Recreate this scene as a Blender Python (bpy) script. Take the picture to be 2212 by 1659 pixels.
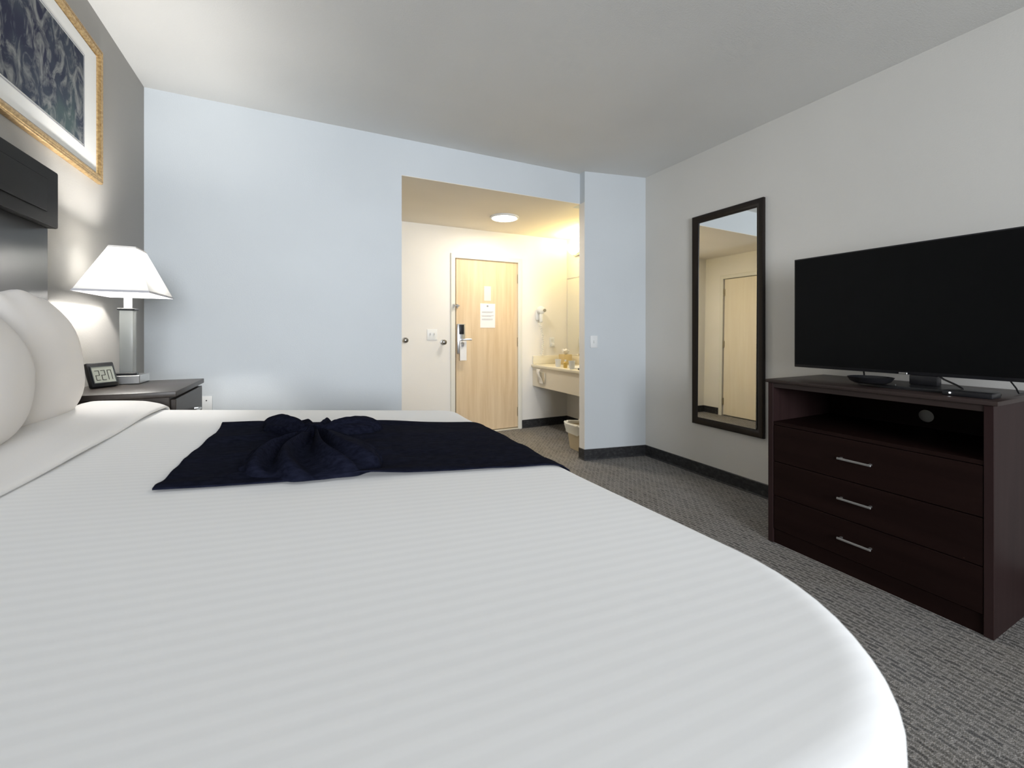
import bpy, bmesh, math, random
from mathutils import Vector, Matrix
random.seed(4)
C = bpy.context.scene
for o in list(bpy.data.objects):
    bpy.data.objects.remove(o)
LINK = C.collection.objects.link

# ------------------------------------------------------------------ camera
cam_d = bpy.data.cameras.new('camera')
cam_d.sensor_width = 36.0
cam_d.lens = 916.06 / 2212 * 36
cam_d.shift_y = -(829.5 - 718.7) / 2212
cam_d.clip_start = 0.02
cam_d.dof.use_dof = True
cam_d.dof.focus_distance = 1.6
cam_d.dof.aperture_fstop = 4.5
cam = bpy.data.objects.new('camera', cam_d)
cam.location = (0, 0, 1.173)
cam.rotation_euler = (math.pi / 2, 0, -0.457)
LINK(cam)
C.camera = cam

# ------------------------------------------------------------------ world, daylight, exposure
w = bpy.data.worlds.new('sky'); C.world = w; w.use_nodes = True
bg = w.node_tree.nodes['Background']
bg.inputs[0].default_value = (0.62, 0.80, 1.0, 1)
bg.inputs[1].default_value = 1.0
C.view_settings.view_transform = 'Standard'
C.view_settings.look = 'None'
C.view_settings.gamma = 1
C.view_settings.use_curve_mapping = False
C.view_settings.exposure = 0.0


def area(name, loc, rot, sx, sy, power, col, shape='RECTANGLE', spread=180):
    d = bpy.data.lights.new(name, 'AREA')
    d.shape = shape; d.size = sx; d.size_y = sy; d.energy = power; d.color = col
    d.spread = math.radians(spread)
    o = bpy.data.objects.new(name, d); o.location = loc; o.rotation_euler = rot
    LINK(o)
    return o


# daylight coming in through the window behind the camera
area('window_daylight', (0.50, -3.36, 1.62), (math.pi / 2, 0, 0), 1.8, 1.35, 92, (0.90, 0.94, 1.0), spread=105)


def point(name, loc, power, col, r=0.03):
    d = bpy.data.lights.new(name, 'POINT'); d.energy = power; d.color = col; d.shadow_soft_size = r
    o = bpy.data.objects.new(name, d); o.location = loc; LINK(o)
    return o


# ------------------------------------------------------------------ materials
def mat(name, col, rough=0.6, metal=0.0, spec=0.5, emit=None, estr=0.0, trans=0.0, ior=1.45):
    m = bpy.data.materials.new(name); m.use_nodes = True
    b = m.node_tree.nodes['Principled BSDF']
    b.inputs['Base Color'].default_value = (*col, 1)
    b.inputs['Roughness'].default_value = rough
    b.inputs['Metallic'].default_value = metal
    b.inputs['Specular IOR Level'].default_value = spec
    b.inputs['Transmission Weight'].default_value = trans
    b.inputs['IOR'].default_value = ior
    if emit:
        b.inputs['Emission Color'].default_value = (*emit, 1)
        b.inputs['Emission Strength'].default_value = estr
    return m


class N:
    """tiny node helper"""
    def __init__(s, m):
        s.t = m.node_tree; s.b = s.t.nodes['Principled BSDF']
        s.tc = s.t.nodes.new('ShaderNodeTexCoord')

    def n(s, kind, **kw):
        nd = s.t.nodes.new(kind)
        for k, v in kw.items():
            if k in ('ins',):
                for a, b in v.items():
                    if hasattr(b, 'is_output') or isinstance(b, bpy.types.NodeSocket):
                        s.t.links.new(b, nd.inputs[a])
                    else:
                        nd.inputs[a].default_value = b
            else:
                setattr(nd, k, v)
        return nd

    def mapped(s, scale=(1, 1, 1), rot=(0, 0, 0), loc=(0, 0, 0)):
        mp = s.n('ShaderNodeMapping')
        mp.inputs['Scale'].default_value = scale
        mp.inputs['Rotation'].default_value = rot
        mp.inputs['Location'].default_value = loc
        s.t.links.new(s.tc.outputs['Object'], mp.inputs['Vector'])
        return mp.outputs[0]

    def ramp(s, fac, stops):
        r = s.n('ShaderNodeValToRGB')
        s.t.links.new(fac, r.inputs[0])
        cr = r.color_ramp
        while len(cr.elements) < len(stops):
            cr.elements.new(0.5)
        for e, (p, c) in zip(cr.elements, stops):
            e.position = p; e.color = (*c, 1)
        return r.outputs[0]

    def mix(s, fac, a, b, mode='MIX'):
        m = s.n('ShaderNodeMix', data_type='RGBA', blend_type=mode)
        for idx, v in ((0, fac), (6, a), (7, b)):
            if isinstance(v, bpy.types.NodeSocket):
                s.t.links.new(v, m.inputs[idx])
            else:
                m.inputs[idx].default_value = v if idx == 0 else (*v, 1)
        return m.outputs[2]

    def color(s, sock):
        s.t.links.new(sock, s.b.inputs['Base Color'])

    def bump(s, h, strength=0.3, dist=0.01):
        b = s.n('ShaderNodeBump')
        b.inputs['Strength'].default_value = strength
        b.inputs['Distance'].default_value = dist
        s.t.links.new(h, b.inputs['Height'])
        s.t.links.new(b.outputs[0], s.b.inputs['Normal'])


def paint(name, col, bump=0.15, var=0.03):
    m = mat(name, col, 0.75, spec=0.25)
    h = N(m)
    v = h.mapped((1, 1, 1))
    nz = h.n('ShaderNodeTexNoise', ins={'Vector': v, 'Scale': 140.0, 'Detail': 3.0})
    n2 = h.n('ShaderNodeTexNoise', ins={'Vector': v, 'Scale': 1.3, 'Detail': 2.0})
    c1 = tuple(x * (1 - var) for x in col); c2 = tuple(min(1, x * (1 + var)) for x in col)
    h.color(h.ramp(n2.outputs[0], [(0.3, c1), (0.7, c2)]))
    h.bump(nz.outputs[0], bump, 0.004)
    return m


def wood(name, c1, c2, axis='z', scale=14, rough=0.4, spec=0.4):
    m = mat(name, c1, rough, spec=spec)
    h = N(m)
    s = {'z': (scale, scale, scale * 0.06), 'y': (scale, scale * 0.06, scale), 'x': (scale * 0.06, scale, scale)}[axis]
    nz = h.n('ShaderNodeTexNoise', ins={'Vector': h.mapped(s), 'Scale': 1.0, 'Detail': 6.0, 'Roughness': 0.6, 'Distortion': 0.4})
    h.color(h.ramp(nz.outputs[0], [(0.3, c1), (0.7, c2)]))
    h.bump(nz.outputs[0], 0.08, 0.002)
    return m


M_wall = paint('pale blue grey wall paint', (0.62, 0.655, 0.675))
M_wallr = paint('light grey wall paint', (0.74, 0.725, 0.685))
M_wallh = paint('taupe grey wall paint', (0.36, 0.348, 0.325))
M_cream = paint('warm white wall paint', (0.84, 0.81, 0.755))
M_ceil = paint('grey ceiling paint', (0.80, 0.795, 0.77), 0.3)
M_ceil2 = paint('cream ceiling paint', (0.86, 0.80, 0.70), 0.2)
M_white = mat('white plastic', (0.80, 0.81, 0.80), 0.4)
M_trimp = mat('cream trim paint', (0.78, 0.76, 0.68), 0.4)
M_black = mat('black plastic', (0.012, 0.012, 0.014), 0.35)
M_satin = mat('satin black', (0.008, 0.008, 0.008), 0.5)
M_chrome = mat('brushed nickel', (0.62, 0.62, 0.62), 0.28, 1.0)
M_steel = mat('brushed steel', (0.55, 0.55, 0.54), 0.38, 0.9)
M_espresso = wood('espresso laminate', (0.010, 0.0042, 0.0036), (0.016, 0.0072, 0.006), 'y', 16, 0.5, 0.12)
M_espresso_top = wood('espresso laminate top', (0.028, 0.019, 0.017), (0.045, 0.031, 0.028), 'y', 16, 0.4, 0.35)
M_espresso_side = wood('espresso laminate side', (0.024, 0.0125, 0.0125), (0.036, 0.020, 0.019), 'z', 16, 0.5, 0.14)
M_night = wood('dark walnut laminate', (0.026, 0.021, 0.018), (0.044, 0.036, 0.031), 'y', 20, 0.38, 0.35)
M_headb = wood('black brown headboard veneer', (0.006, 0.006, 0.006), (0.011, 0.0105, 0.010), 'y', 14, 0.3, 0.35)
M_maple = wood('maple door veneer', (0.66, 0.49, 0.30), (0.78, 0.62, 0.42), 'z', 22, 0.45, 0.35)
M_maple2 = wood('pale maple door veneer', (0.80, 0.71, 0.56), (0.85, 0.77, 0.63), 'z', 22, 0.45, 0.35)
M_mframe = wood('ebony mirror frame', (0.007, 0.0045, 0.0035), (0.015, 0.009, 0.0065), 'z', 20, 0.3, 0.35)
M_mirror = mat('mirror glass', (0.93, 0.94, 0.92), 0.0, 1.0)
M_shadow = mat('dark gap shade', (0.03, 0.025, 0.02), 0.8)  # dark colour standing in for shade in the door gaps
M_brass = mat('aged metal hinge', (0.36, 0.31, 0.22), 0.4, 0.8)
M_paper = mat('white card', (0.85, 0.84, 0.83), 0.7)
M_ink = mat('grey print', (0.35, 0.35, 0.37), 0.8)
M_counter = mat('cream cultured marble', (0.82, 0.76, 0.60), 0.25)
M_glass = mat('clear glass', (0.95, 0.95, 0.92), 0.03, trans=0.9)
M_grey_lens = mat('smoked acrylic', (0.42, 0.43, 0.41), 0.25, trans=0.35, ior=1.3)
M_bulb = mat('lit lamp glass', (1, 1, 1), 0.5, emit=(1.0, 0.97, 0.90), estr=14)
M_sconce = mat('lit frosted sconce glass', (1, 1, 1), 0.5, emit=(1.0, 0.86, 0.50), estr=7)
M_disc = mat('lit ceiling diffuser', (1, 1, 1), 0.5, emit=(1.0, 0.94, 0.84), estr=9)

# baseboard vinyl
M_base = mat('charcoal vinyl baseboard', (0.03, 0.03, 0.032), 0.45)
h = N(M_base)
nz = h.n('ShaderNodeTexNoise', ins={'Vector': h.mapped((1, 1, 1.6)), 'Scale': 34.0, 'Detail': 4.0})
h.color(h.ramp(nz.outputs[0], [(0.35, (0.016, 0.016, 0.018)), (0.62, (0.035, 0.035, 0.037)), (0.75, (0.075, 0.073, 0.07))]))

# carpet: loops in staggered dashes
M_carpet = mat('patterned loop carpet', (0.15, 0.14, 0.13), 0.95, spec=0.1)
h = N(M_carpet)
wn = h.n('ShaderNodeTexNoise', ins={'Vector': h.mapped((1, 1, 1)), 'Scale': 22.0, 'Detail': 2.0})
wob = h.n('ShaderNodeVectorMath', operation='SCALE'); wob.inputs['Scale'].default_value = 0.022
h.t.links.new(wn.outputs['Color'], wob.inputs[0])
add = h.n('ShaderNodeVectorMath', operation='ADD')
h.t.links.new(h.mapped((1, 1, 1), rot=(0, 0, math.pi / 2)), add.inputs[0]); h.t.links.new(wob.outputs[0], add.inputs[1])
br = h.n('ShaderNodeTexBrick', ins={'Vector': add.outputs[0], 'Scale': 1.0, 'Mortar Size': 0.0085, 'Mortar Smooth': 1.0,
                                   'Brick Width': 0.050, 'Row Height': 0.022, 'Bias': 0.0})
br.offset = 0.5
br.inputs['Color1'].default_value = (0.045, 0.045, 0.048, 1)
br.inputs['Color2'].default_value = (0.19, 0.182, 0.17, 1)
br.inputs['Mortar'].default_value = (0.35, 0.33, 0.315, 1)
fine = h.n('ShaderNodeTexNoise', ins={'Vector': h.mapped((1, 1, 1)), 'Scale': 260.0, 'Detail': 2.0})
big = h.n('ShaderNodeTexNoise', ins={'Vector': h.mapped((1, 1, 1)), 'Scale': 3.0, 'Detail': 2.0})
c = h.mix(0.75, br.outputs[0], h.ramp(fine.outputs[0], [(0.35, (0.18, 0.18, 0.18)), (0.65, (0.92, 0.92, 0.90))]), 'OVERLAY')
c = h.mix(0.35, c, h.ramp(big.outputs[0], [(0.35, (0.20, 0.185, 0.165)), (0.65, (0.235, 0.23, 0.225))]))
h.color(c)
h.bump(fine.outputs[0], 0.7, 0.006)

# bed linen with woven satin stripes that run from head to foot
def linen(name, col, stripes):
    m = mat(name, col, 0.8, spec=0.2)
    m.node_tree.nodes['Principled BSDF'].inputs['Sheen Weight'].default_value = 0.15
    h = N(m)
    nz = h.n('ShaderNodeTexNoise', ins={'Vector': h.mapped((1, 1, 1)), 'Scale': 700.0, 'Detail': 2.0})
    big = h.n('ShaderNodeTexNoise', ins={'Vector': h.mapped((1, 2.2, 1)), 'Scale': 2.6, 'Detail': 3.0})
    if stripes:
        wv = h.n('ShaderNodeTexWave', wave_type='BANDS', bands_direction='Y', wave_profile='SIN',
                 ins={'Vector': h.mapped((1, 1, 1)), 'Scale': 15.0, 'Distortion': 0.3, 'Detail': 1.0})
        h.color(h.ramp(wv.outputs[0], [(0.25, tuple(x * 0.97 for x in col)), (0.75, col)]))
        mx = h.n('ShaderNodeMath', operation='MULTIPLY_ADD'); mx.inputs[1].default_value = 0.5
        h.t.links.new(wv.outputs[0], mx.inputs[0]); h.t.links.new(nz.outputs[0], mx.inputs[2])
        h.bump(mx.outputs[0], 0.05, 0.002)
    else:
        h.bump(nz.outputs[0], 0.2, 0.002)
    return m


M_duvet = linen('white striped linen', (0.84, 0.84, 0.83), True)
M_cuff = linen('plain white linen', (0.78, 0.765, 0.745), False)
M_pillow = linen('white pillowcase cotton', (0.78, 0.75, 0.72), False)
M_towel = linen('white cloth', (0.82, 0.80, 0.76), False)
M_base_bed = mat('dark bed base fabric', (0.03, 0.03, 0.03), 0.9)
M_navy = mat('navy woven runner', (0.010, 0.012, 0.024), 0.95, spec=0.02)
h = N(M_navy)
nz = h.n('ShaderNodeTexNoise', ins={'Vector': h.mapped((14, 40, 40)), 'Scale': 3.0, 'Detail': 5.0})
n2 = h.n('ShaderNodeTexNoise', ins={'Vector': h.mapped((1, 1, 1)), 'Scale': 500.0})
h.color(h.ramp(nz.outputs[0], [(0.3, (0.0042, 0.0050, 0.0105)), (0.7, (0.0105, 0.0120, 0.023))]))
ad = h.n('ShaderNodeMath', operation='ADD'); h.t.links.new(nz.outputs[0], ad.inputs[0]); h.t.links.new(n2.outputs[0], ad.inputs[1])
h.bump(ad.outputs[0], 0.25, 0.004)

# lamp shade: thin translucent cloth
M_shade = bpy.data.materials.new('white lampshade cloth'); M_shade.use_nodes = True
t = M_shade.node_tree; t.nodes.remove(t.nodes['Principled BSDF'])
df = t.nodes.new('ShaderNodeBsdfDiffuse'); df.inputs[0].default_value = (0.85, 0.85, 0.84, 1)
tl = t.nodes.new('ShaderNodeBsdfTranslucent'); tl.inputs[0].default_value = (0.20, 0.20, 0.195, 1)
mx = t.nodes.new('ShaderNodeMixShader'); mx.inputs[0].default_value = 0.45
t.links.new(df.outputs[0], mx.inputs[1]); t.links.new(tl.outputs[0], mx.inputs[2])
t.links.new(mx.outputs[0], t.nodes['Material Output'].inputs[0])
M_shadetrim = mat('grey shade trim', (0.50, 0.50, 0.53), 0.8)

M_gold = mat('antique gold moulding', (0.66, 0.42, 0.15), 0.34, 0.75)
h = N(M_gold)
nz = h.n('ShaderNodeTexNoise', ins={'Vector': h.mapped((1, 1, 1)), 'Scale': 90.0, 'Detail': 5.0})
h.color(h.ramp(nz.outputs[0], [(0.3, (0.36, 0.22, 0.09)), (0.7, (0.66, 0.46, 0.22))]))
M_matb = mat('white picture mount', (0.80, 0.80, 0.78), 0.75)
M_art = mat('dark blue abstract print', (0.05, 0.06, 0.09), 0.7, spec=0.08)
h = N(M_art)
n1 = h.n('ShaderNodeTexNoise', ins={'Vector': h.mapped((1, 6.5, 4), rot=(0.6, 0, 0)), 'Scale': 2.4, 'Detail': 7.0, 'Roughness': 0.62, 'Distortion': 1.2})
n2 = h.n('ShaderNodeTexNoise', ins={'Vector': h.mapped((1, 2, 2)), 'Scale': 2.2, 'Detail': 2.0})
basec = h.ramp(n2.outputs[0], [(0.35, (0.028, 0.032, 0.060)), (0.55, (0.05, 0.062, 0.085)), (0.7, (0.07, 0.10, 0.105))])
flow = h.ramp(n1.outputs[0], [(0.46, (0, 0, 0)), (0.66, (1, 1, 1))])
h.color(h.mix(flow, basec, (0.24, 0.25, 0.25)))

M_screen = mat('dark tv panel', (0.0035, 0.0038, 0.0042), 0.42, spec=0.14)
M_lcd = mat('grey lcd', (0.42, 0.44, 0.38), 0.35)
M_led = mat('lit indicator', (1, 1, 1), 0.4, emit=(0.9, 0.95, 1), estr=6)


# ------------------------------------------------------------------ mesh helpers
def abs_loc(o):
    v = Vector((0, 0, 0))
    while o is not None:
        v = v + Vector(o.location); o = o.parent
    return v


class MB:
    def __init__(s):
        s.bm = bmesh.new()

    def box(s, x0, x1, y0, y1, z0, z1, bev=0.0, seg=2, M=None):
        bm = s.bm
        vs = [bm.verts.new((x, y, z)) for x in (x0, x1) for y in (y0, y1) for z in (z0, z1)]
        fs = []
        for q in ((0, 1, 3, 2), (4, 6, 7, 5), (0, 4, 5, 1), (2, 3, 7, 6), (0, 2, 6, 4), (1, 5, 7, 3)):
            fs.append(bm.faces.new([vs[i] for i in q]))
        allv = list(vs)
        if bev > 0:
            es = list({e for f in fs for e in f.edges})
            r = bmesh.ops.bevel(bm, geom=es, offset=bev, segments=seg, affect='EDGES', profile=0.5)
            allv = list({v for f in r['faces'] for v in f.verts} | {v for v in vs if v.is_valid})
        if M is not None:
            bmesh.ops.transform(bm, matrix=M, verts=[v for v in allv if v.is_valid])
        return s

    def prism(s, poly, z0, z1):
        bm = s.bm
        a = [bm.verts.new((x, y, z0)) for x, y in poly]; b = [bm.verts.new((x, y, z1)) for x, y in poly]
        n = len(poly)
        bm.faces.new(a[::-1]); bm.faces.new(b)
        for i in range(n):
            bm.faces.new((a[i], a[(i + 1) % n], b[(i + 1) % n], b[i]))
        return s

    def loops(s, rings, closed=True, cap0=False, cap1=False, wrap=False):
        bm = s.bm
        V = [[bm.verts.new(p) for p in r] for r in rings]
        k = len(V); n = len(V[0])
        for i in range(k if wrap else k - 1):
            a, b = V[i], V[(i + 1) % k]
            for j in range(n if closed else n - 1):
                bm.faces.new((a[j], a[(j + 1) % n], b[(j + 1) % n], b[j]))
        if cap0: bm.faces.new(V[0][::-1])
        if cap1: bm.faces.new(V[-1])
        return s

    def lathe(s, prof, c, axis='z', n=32, cap=True):
        rings = []
        for r, t in prof:
            ring = []
            for i in range(n):
                a = 2 * math.pi * i / n
                u, v = r * math.cos(a), r * math.sin(a)
                p = {'z': (u, v, t), 'y': (u, t, v), 'x': (t, u, v)}[axis]
                ring.append((c[0] + p[0], c[1] + p[1], c[2] + p[2]))
            rings.append(ring)
        return s.loops(rings, True, cap, cap)

    def tube(s, pts, r, n=8):
        pts = [Vector(p) for p in pts]
        rings = []
        up = Vector((0.13, 0.27, 0.95)).normalized()
        for i, p in enumerate(pts):
            d = (pts[min(i + 1, len(pts) - 1)] - pts[max(i - 1, 0)]).normalized()
            a = d.cross(up)
            if a.length < 1e-3: a = d.cross(Vector((1, 0, 0)))
            a.normalize(); b = d.cross(a)
            rings.append([p + r * (math.cos(2 * math.pi * j / n) * a + math.sin(2 * math.pi * j / n) * b) for j in range(n)])
        return s.loops(rings, True, True, True)

    def frame(s, o, u, v, nrm, W, H, prof):
        """mitred moulding round a W x H rectangle; prof = closed list of (inset, outward)"""
        o, u, v, nrm = Vector(o), Vector(u), Vector(v), Vector(nrm)
        rings = []
        for cx, cy, sx, sy in ((0, 0, 1, 1), (W, 0, -1, 1), (W, H, -1, -1), (0, H, 1, -1)):
            rings.append([o + u * (cx + sx * a) + v * (cy + sy * a) + nrm * b for a, b in prof])
        return s.loops(rings, True, wrap=True)

    def build(s, name, material, parent=None, origin=None, smooth=35, sub=0, label=None):
        bm = s.bm
        bmesh.ops.recalc_face_normals(bm, faces=bm.faces)
        if parent is not None:
            off = abs_loc(parent)
        else:
            off = Vector(origin) if origin else Vector((0, 0, 0))
        bmesh.ops.translate(bm, vec=-off, verts=bm.verts)
        me = bpy.data.meshes.new(name); bm.to_mesh(me); bm.free()
        me.materials.append(material)
        if smooth:
            me.polygons.foreach_set('use_smooth', [True] * len(me.polygons))
            try:
                me.set_sharp_from_angle(angle=math.radians(smooth))
            except Exception:
                pass
        o = bpy.data.objects.new(name, me)
        if parent is not None:
            o.parent = parent
        elif origin:
            o.location = origin
        LINK(o)
        if sub:
            md = o.modifiers.new('sub', 'SUBSURF'); md.levels = sub; md.render_levels = sub
        if label: o['label'] = label
        return o


def thing(name, loc, label, cat, group=None):
    o = bpy.data.objects.new(name, None); o.location = loc; o.empty_display_size = 0.05
    LINK(o); tag(o, label, cat, group)
    return o


def tag(o, label, cat, group=None, kind=None):
    o['label'] = label; o['category'] = cat
    if group: o['group'] = group
    if kind: o['kind'] = kind
    return o


def struct(o):
    o['kind'] = 'structure'
    return o


def smoothstep(a, b, x):
    t = max(0.0, min(1.0, (x - a) / (b - a)))
    return t * t * (3 - 2 * t)


# ------------------------------------------------------------------ the room
XH, XW, YB, YN, H, HO = -0.864, 2.941, 3.278, 4.62, 2.656, 2.374
XA, XS, XC, XL, YW = 0.673, 2.319, 3.065, 0.22, -3.4
struct(MB().box(-1.1, 3.3, -3.6, 4.85, -0.1, 0).build('floor', M_carpet, smooth=0))
struct(MB().box(-1.1, 3.3, -3.6, 3.4, H, H + 0.1).build('ceiling', M_ceil, smooth=0))
struct(MB().box(XH - 0.12, XH, -3.52, YB + 0.12, 0, H).build('wall_left', M_wallh, smooth=0))
struct(MB().box(XW, XW + 0.12, -3.52, 3.081, 0, H).build('wall_right', M_wallr, smooth=0))
mb = MB().box(XH, XA, YB, YB + 0.12, 0, H)
mb.box(XA, XS, YB, YB + 0.12, HO + 0.004, H)
mb.box(XS, 3.2, 3.286, YB + 0.12, HO, H)
struct(mb.build('wall_back', M_wall, smooth=0))
# the short wall beside the vanity area: warm white panel on its inner face
struct(MB().prism([(XS, 3.202), (XW, 3.081), (3.2, 3.081), (3.2, 3.286), (XS, 3.286)], 0, H).build('wall_stub', M_wall, smooth=0))
struct(MB().box(XS - 0.0015, XS, 3.2035, 3.286, 0, HO).build('stub_lit_face', M_cream, smooth=0))  # added panel: alcove paint, its colour also standing in for alcove light
# vanity area
mb = MB().box(XL - 0.12, 1.545, YN, YN + 0.12, 0, HO).box(2.365, 3.2, YN, YN + 0.12, 0, HO).box(1.545, 2.365, YN, YN + 0.12, 2.035, HO)
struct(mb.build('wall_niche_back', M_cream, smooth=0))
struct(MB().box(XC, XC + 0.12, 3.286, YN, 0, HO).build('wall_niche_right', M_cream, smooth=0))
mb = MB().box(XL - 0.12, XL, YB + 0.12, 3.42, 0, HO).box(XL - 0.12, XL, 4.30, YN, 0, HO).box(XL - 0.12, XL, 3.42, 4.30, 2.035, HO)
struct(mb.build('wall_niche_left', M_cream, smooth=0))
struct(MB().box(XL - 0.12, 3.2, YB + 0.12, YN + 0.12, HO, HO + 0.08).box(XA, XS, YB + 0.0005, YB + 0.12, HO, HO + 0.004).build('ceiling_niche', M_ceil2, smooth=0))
# window wall behind the camera
WX0, WX1, WZ0, WZ1 = -0.50, 1.50, 0.90, 2.32
mb = MB().box(XH, WX0, YW - 0.12, YW, 0, H).box(WX1, XW, YW - 0.12, YW, 0, H).box(WX0, WX1, YW - 0.12, YW, 0, WZ0).box(WX0, WX1, YW - 0.12, YW, WZ1, H)
struct(mb.build('wall_front', M_wall, smooth=0))
mb = MB().frame((WX0, YW - 0.09, WZ0), (1, 0, 0), (0, 0, 1), (0, 1, 0), WX1 - WX0, WZ1 - WZ0, [(0, 0), (0.045, 0), (0.045, 0.05), (0, 0.05)])
mb.box(0.48, 0.52, YW - 0.09, YW - 0.05, WZ0, WZ1)
win = struct(mb.build('window_1', M_white, smooth=0))


def baseboard(name, p, q, n, hgt=0.1):
    """p, q = ends on the wall face, n = direction into the room"""
    p, q, n = Vector((*p, 0)), Vector((*q, 0)), Vector((*n, 0)).normalized()
    prof = [(0, 0), (0.014, 0), (0.009, 0.012), (0.009, hgt - 0.004), (0.006, hgt), (0, hgt)]
    m = MB().loops([[e + n * a + Vector((0, 0, b)) for a, b in prof] for e in (p, q)], True, True, True)
    return struct(m.build(name, M_base, smooth=0))


baseboard('baseboard_left', (XH, YW), (XH, YB), (1, 0))
baseboard('baseboard_right', (XW, YW), (XW, 3.081), (-1, 0))
baseboard('baseboard_back', (XH, YB), (XA, YB), (0, -1))
baseboard('baseboard_stub', (XS - 0.009, 3.2035), (XW, 3.081), (-0.19, -1))
baseboard('baseboard_stub_end', (XS, 3.195), (XS, 3.286), (-1, 0))
baseboard('baseboard_niche_back', (2.405, YN), (XC, YN), (0, -1))
baseboard('baseboard_niche_back_left', (XL, YN), (1.492, YN), (0, -1))
baseboard('baseboard_niche_right', (XC, 3.286), (XC, YN), (-1, 0))
baseboard('baseboard_niche_left', (XL, 4.34), (XL, YN), (1, 0))

# ---- entry door and its frame
fr = thing('entry_door_frame', (1.955, YN, 0), '', 'x')
for k in ('category', 'label'): del fr[k]
fr.name = 'trim_1'; fr['kind'] = 'structure'
casing = [(0, 0), (0.053, 0), (0.053, 0.014), (0.045, 0.018), (0.006, 0.018), (0, 0.012)]
mb = MB()
x0, x1, zt = 1.494, 2.403, 2.078
o_ = Vector((0, YN - 0.0005, 0))
rings = []
for (bx, bz, sx, sz) in ((x0, 0, 1, 0), (x0, zt, 1, -1), (x1, zt, -1, -1), (x1, 0, -1, 0)):
    rings.append([Vector((bx + sx * a, YN - b, bz + sz * a)) for a, b in casing])
mb.loops(rings, True, True, True)
mb.build('door_casing', M_trimp, fr)
MB().box(1.546, 1.5485, YN - 0.0, YN + 0.11, 0, 2.034).box(2.3615, 2.364, YN, YN + 0.11, 0, 2.034).box(1.5485, 2.3615, YN, YN + 0.11, 2.031, 2.0345).build('jamb', M_trimp, fr, smooth=0)
MB().box(1.549, 1.5635, YN + 0.035, YN + 0.05, 0.008, 2.03).box(1.549, 2.36, YN + 0.09, YN + 0.10, 0, 2.03).build('gap_shade', M_shadow, fr, smooth=0)  # black strip and backing sheet painted as the shade in the door gap
MB().box(1.549, 2.361, YN - 0.02, YN + 0.06, 0.0, 0.014, 0.004).build('threshold', mat('pale threshold', (0.72, 0.68, 0.56), 0.4), fr)
door = thing('door_1', (1.96, YN + 0.02, 0.02), '', 'x')
for k in ('category', 'label'): del door[k]
door['kind'] = 'structure'
MB().box(1.565, 2.357, YN + 0.008, YN + 0.05, 0.022, 2.026, 0.002, 1).build('door_leaf', M_maple, door)
for z in (1.83, 1.06, 0.21):
    MB().box(2.345, 2.3725, YN - 0.004, YN + 0.0075, z - 0.055, z + 0.055, 0.002, 1).lathe([(0.007, -0.058), (0.007, 0.058)], (2.358, YN - 0.008, z), 'z', 12).build('hinge', M_brass, door)
lock = MB().box(1.572, 1.667, YN - 0.016, YN + 0.0075, 0.93, 1.275, 0.008).build('lock_plate', M_chrome, door)
MB().box(1.592, 1.650, YN - 0.024, YN - 0.0165, 1.155, 1.265, 0.004).build('card_reader', M_black, lock)
MB().tube([(1.625, YN - 0.017, 1.095), (1.625, YN - 0.06, 1.095), (1.65, YN - 0.068, 1.095), (1.725, YN - 0.068, 1.095)], 0.010, 10).build('lever_handle', M_chrome, lock)
MB().lathe([(0.016, -0.04), (0.018, -0.025), (0.012, 0)], (1.622, YN - 0.017, 1.03), 'y', 16).build('deadbolt_turn', M_chrome, lock)
# swing latch
lt = MB().box(1.566, 1.585, YN - 0.012, YN + 0.0075, 1.455, 1.50, 0.002, 1)
lt.lathe([(0.008, -0.03), (0.008, 0)], (1.575, YN - 0.010, 1.478), 'y', 12)
lt.box(1.520, 1.59, YN - 0.05, YN - 0.04, 1.472, 1.484, 0.002, 1).box(1.518, 1.530, YN - 0.05, YN - 0.019, 1.455, 1.50, 0.002, 1)
lt.build('security_latch', M_chrome, door)

tg = thing('door_hanger', (1.62, YN - 0.035, 0.86), 'white card hanger hooked over the entry door handle', 'door hanger')
m = MB()
poly = []
MB().box(1.593, 1.672, YN - 0.044, YN - 0.0425, 0.857, 1.010, 0.0005, 1).build('card', M_paper, tg)
m = MB(); ring_o = []; n = 24
out = [[], []]
for i in range(n):
    a = 2 * math.pi * i / n
    ci, si = math.cos(a), math.sin(a)
    k = 1 / max(abs(ci), abs(si))
    out[0].append((ci, si, k)); 
rings = []
for yy in (YN - 0.044, YN - 0.0425):
    rings.append([(1.6325 + 0.0395 * ci * k, yy, 1.045 + 0.034 * si * k) for ci, si, k in out[0]])
    rings.append([(1.6225 + 0.022 * ci, yy, 1.045 + 0.022 * si) for ci, si, k in out[0]])
m.loops([rings[0], rings[1], rings[3], rings[2]], True, wrap=True)
m.build('card_loop', M_paper, tg, smooth=0)

s1 = thing('notice_sheet', (1.955, YN, 1.232), 'larger white printed notice sheet on the entry door', 'notice')
MB().box(1.860, 2.051, YN + 0.0055, YN + 0.0075, 1.232, 1.517, 0.0005, 1).build('sheet', M_paper, s1)
m = MB()
for z, a, b in ((1.42, 1.88, 2.03), (1.375, 1.875, 2.032), (1.335, 1.88, 2.02), (1.41, 1.88, 2.01), (1.365, 1.88, 2.0), (1.325, 1.88, 2.015)):
    m.box(a, b, YN + 0.0043, YN + 0.0055, z - 0.0018, z + 0.0018)
m.lathe([(0.012, 0.0043), (0.012, 0.0055)], (1.952, YN, 1.487), 'y', 16)
m.build('print', M_ink, s1, smooth=0)
s2 = MB().box(1.908, 1.996, YN + 0.0045, YN + 0.0075, 1.548, 1.722, 0.001, 1).build('wall_placard', mat('cream plate', (0.86, 0.80, 0.66), 0.4), origin=(1.95, YN + 0.007, 1.548))
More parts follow.
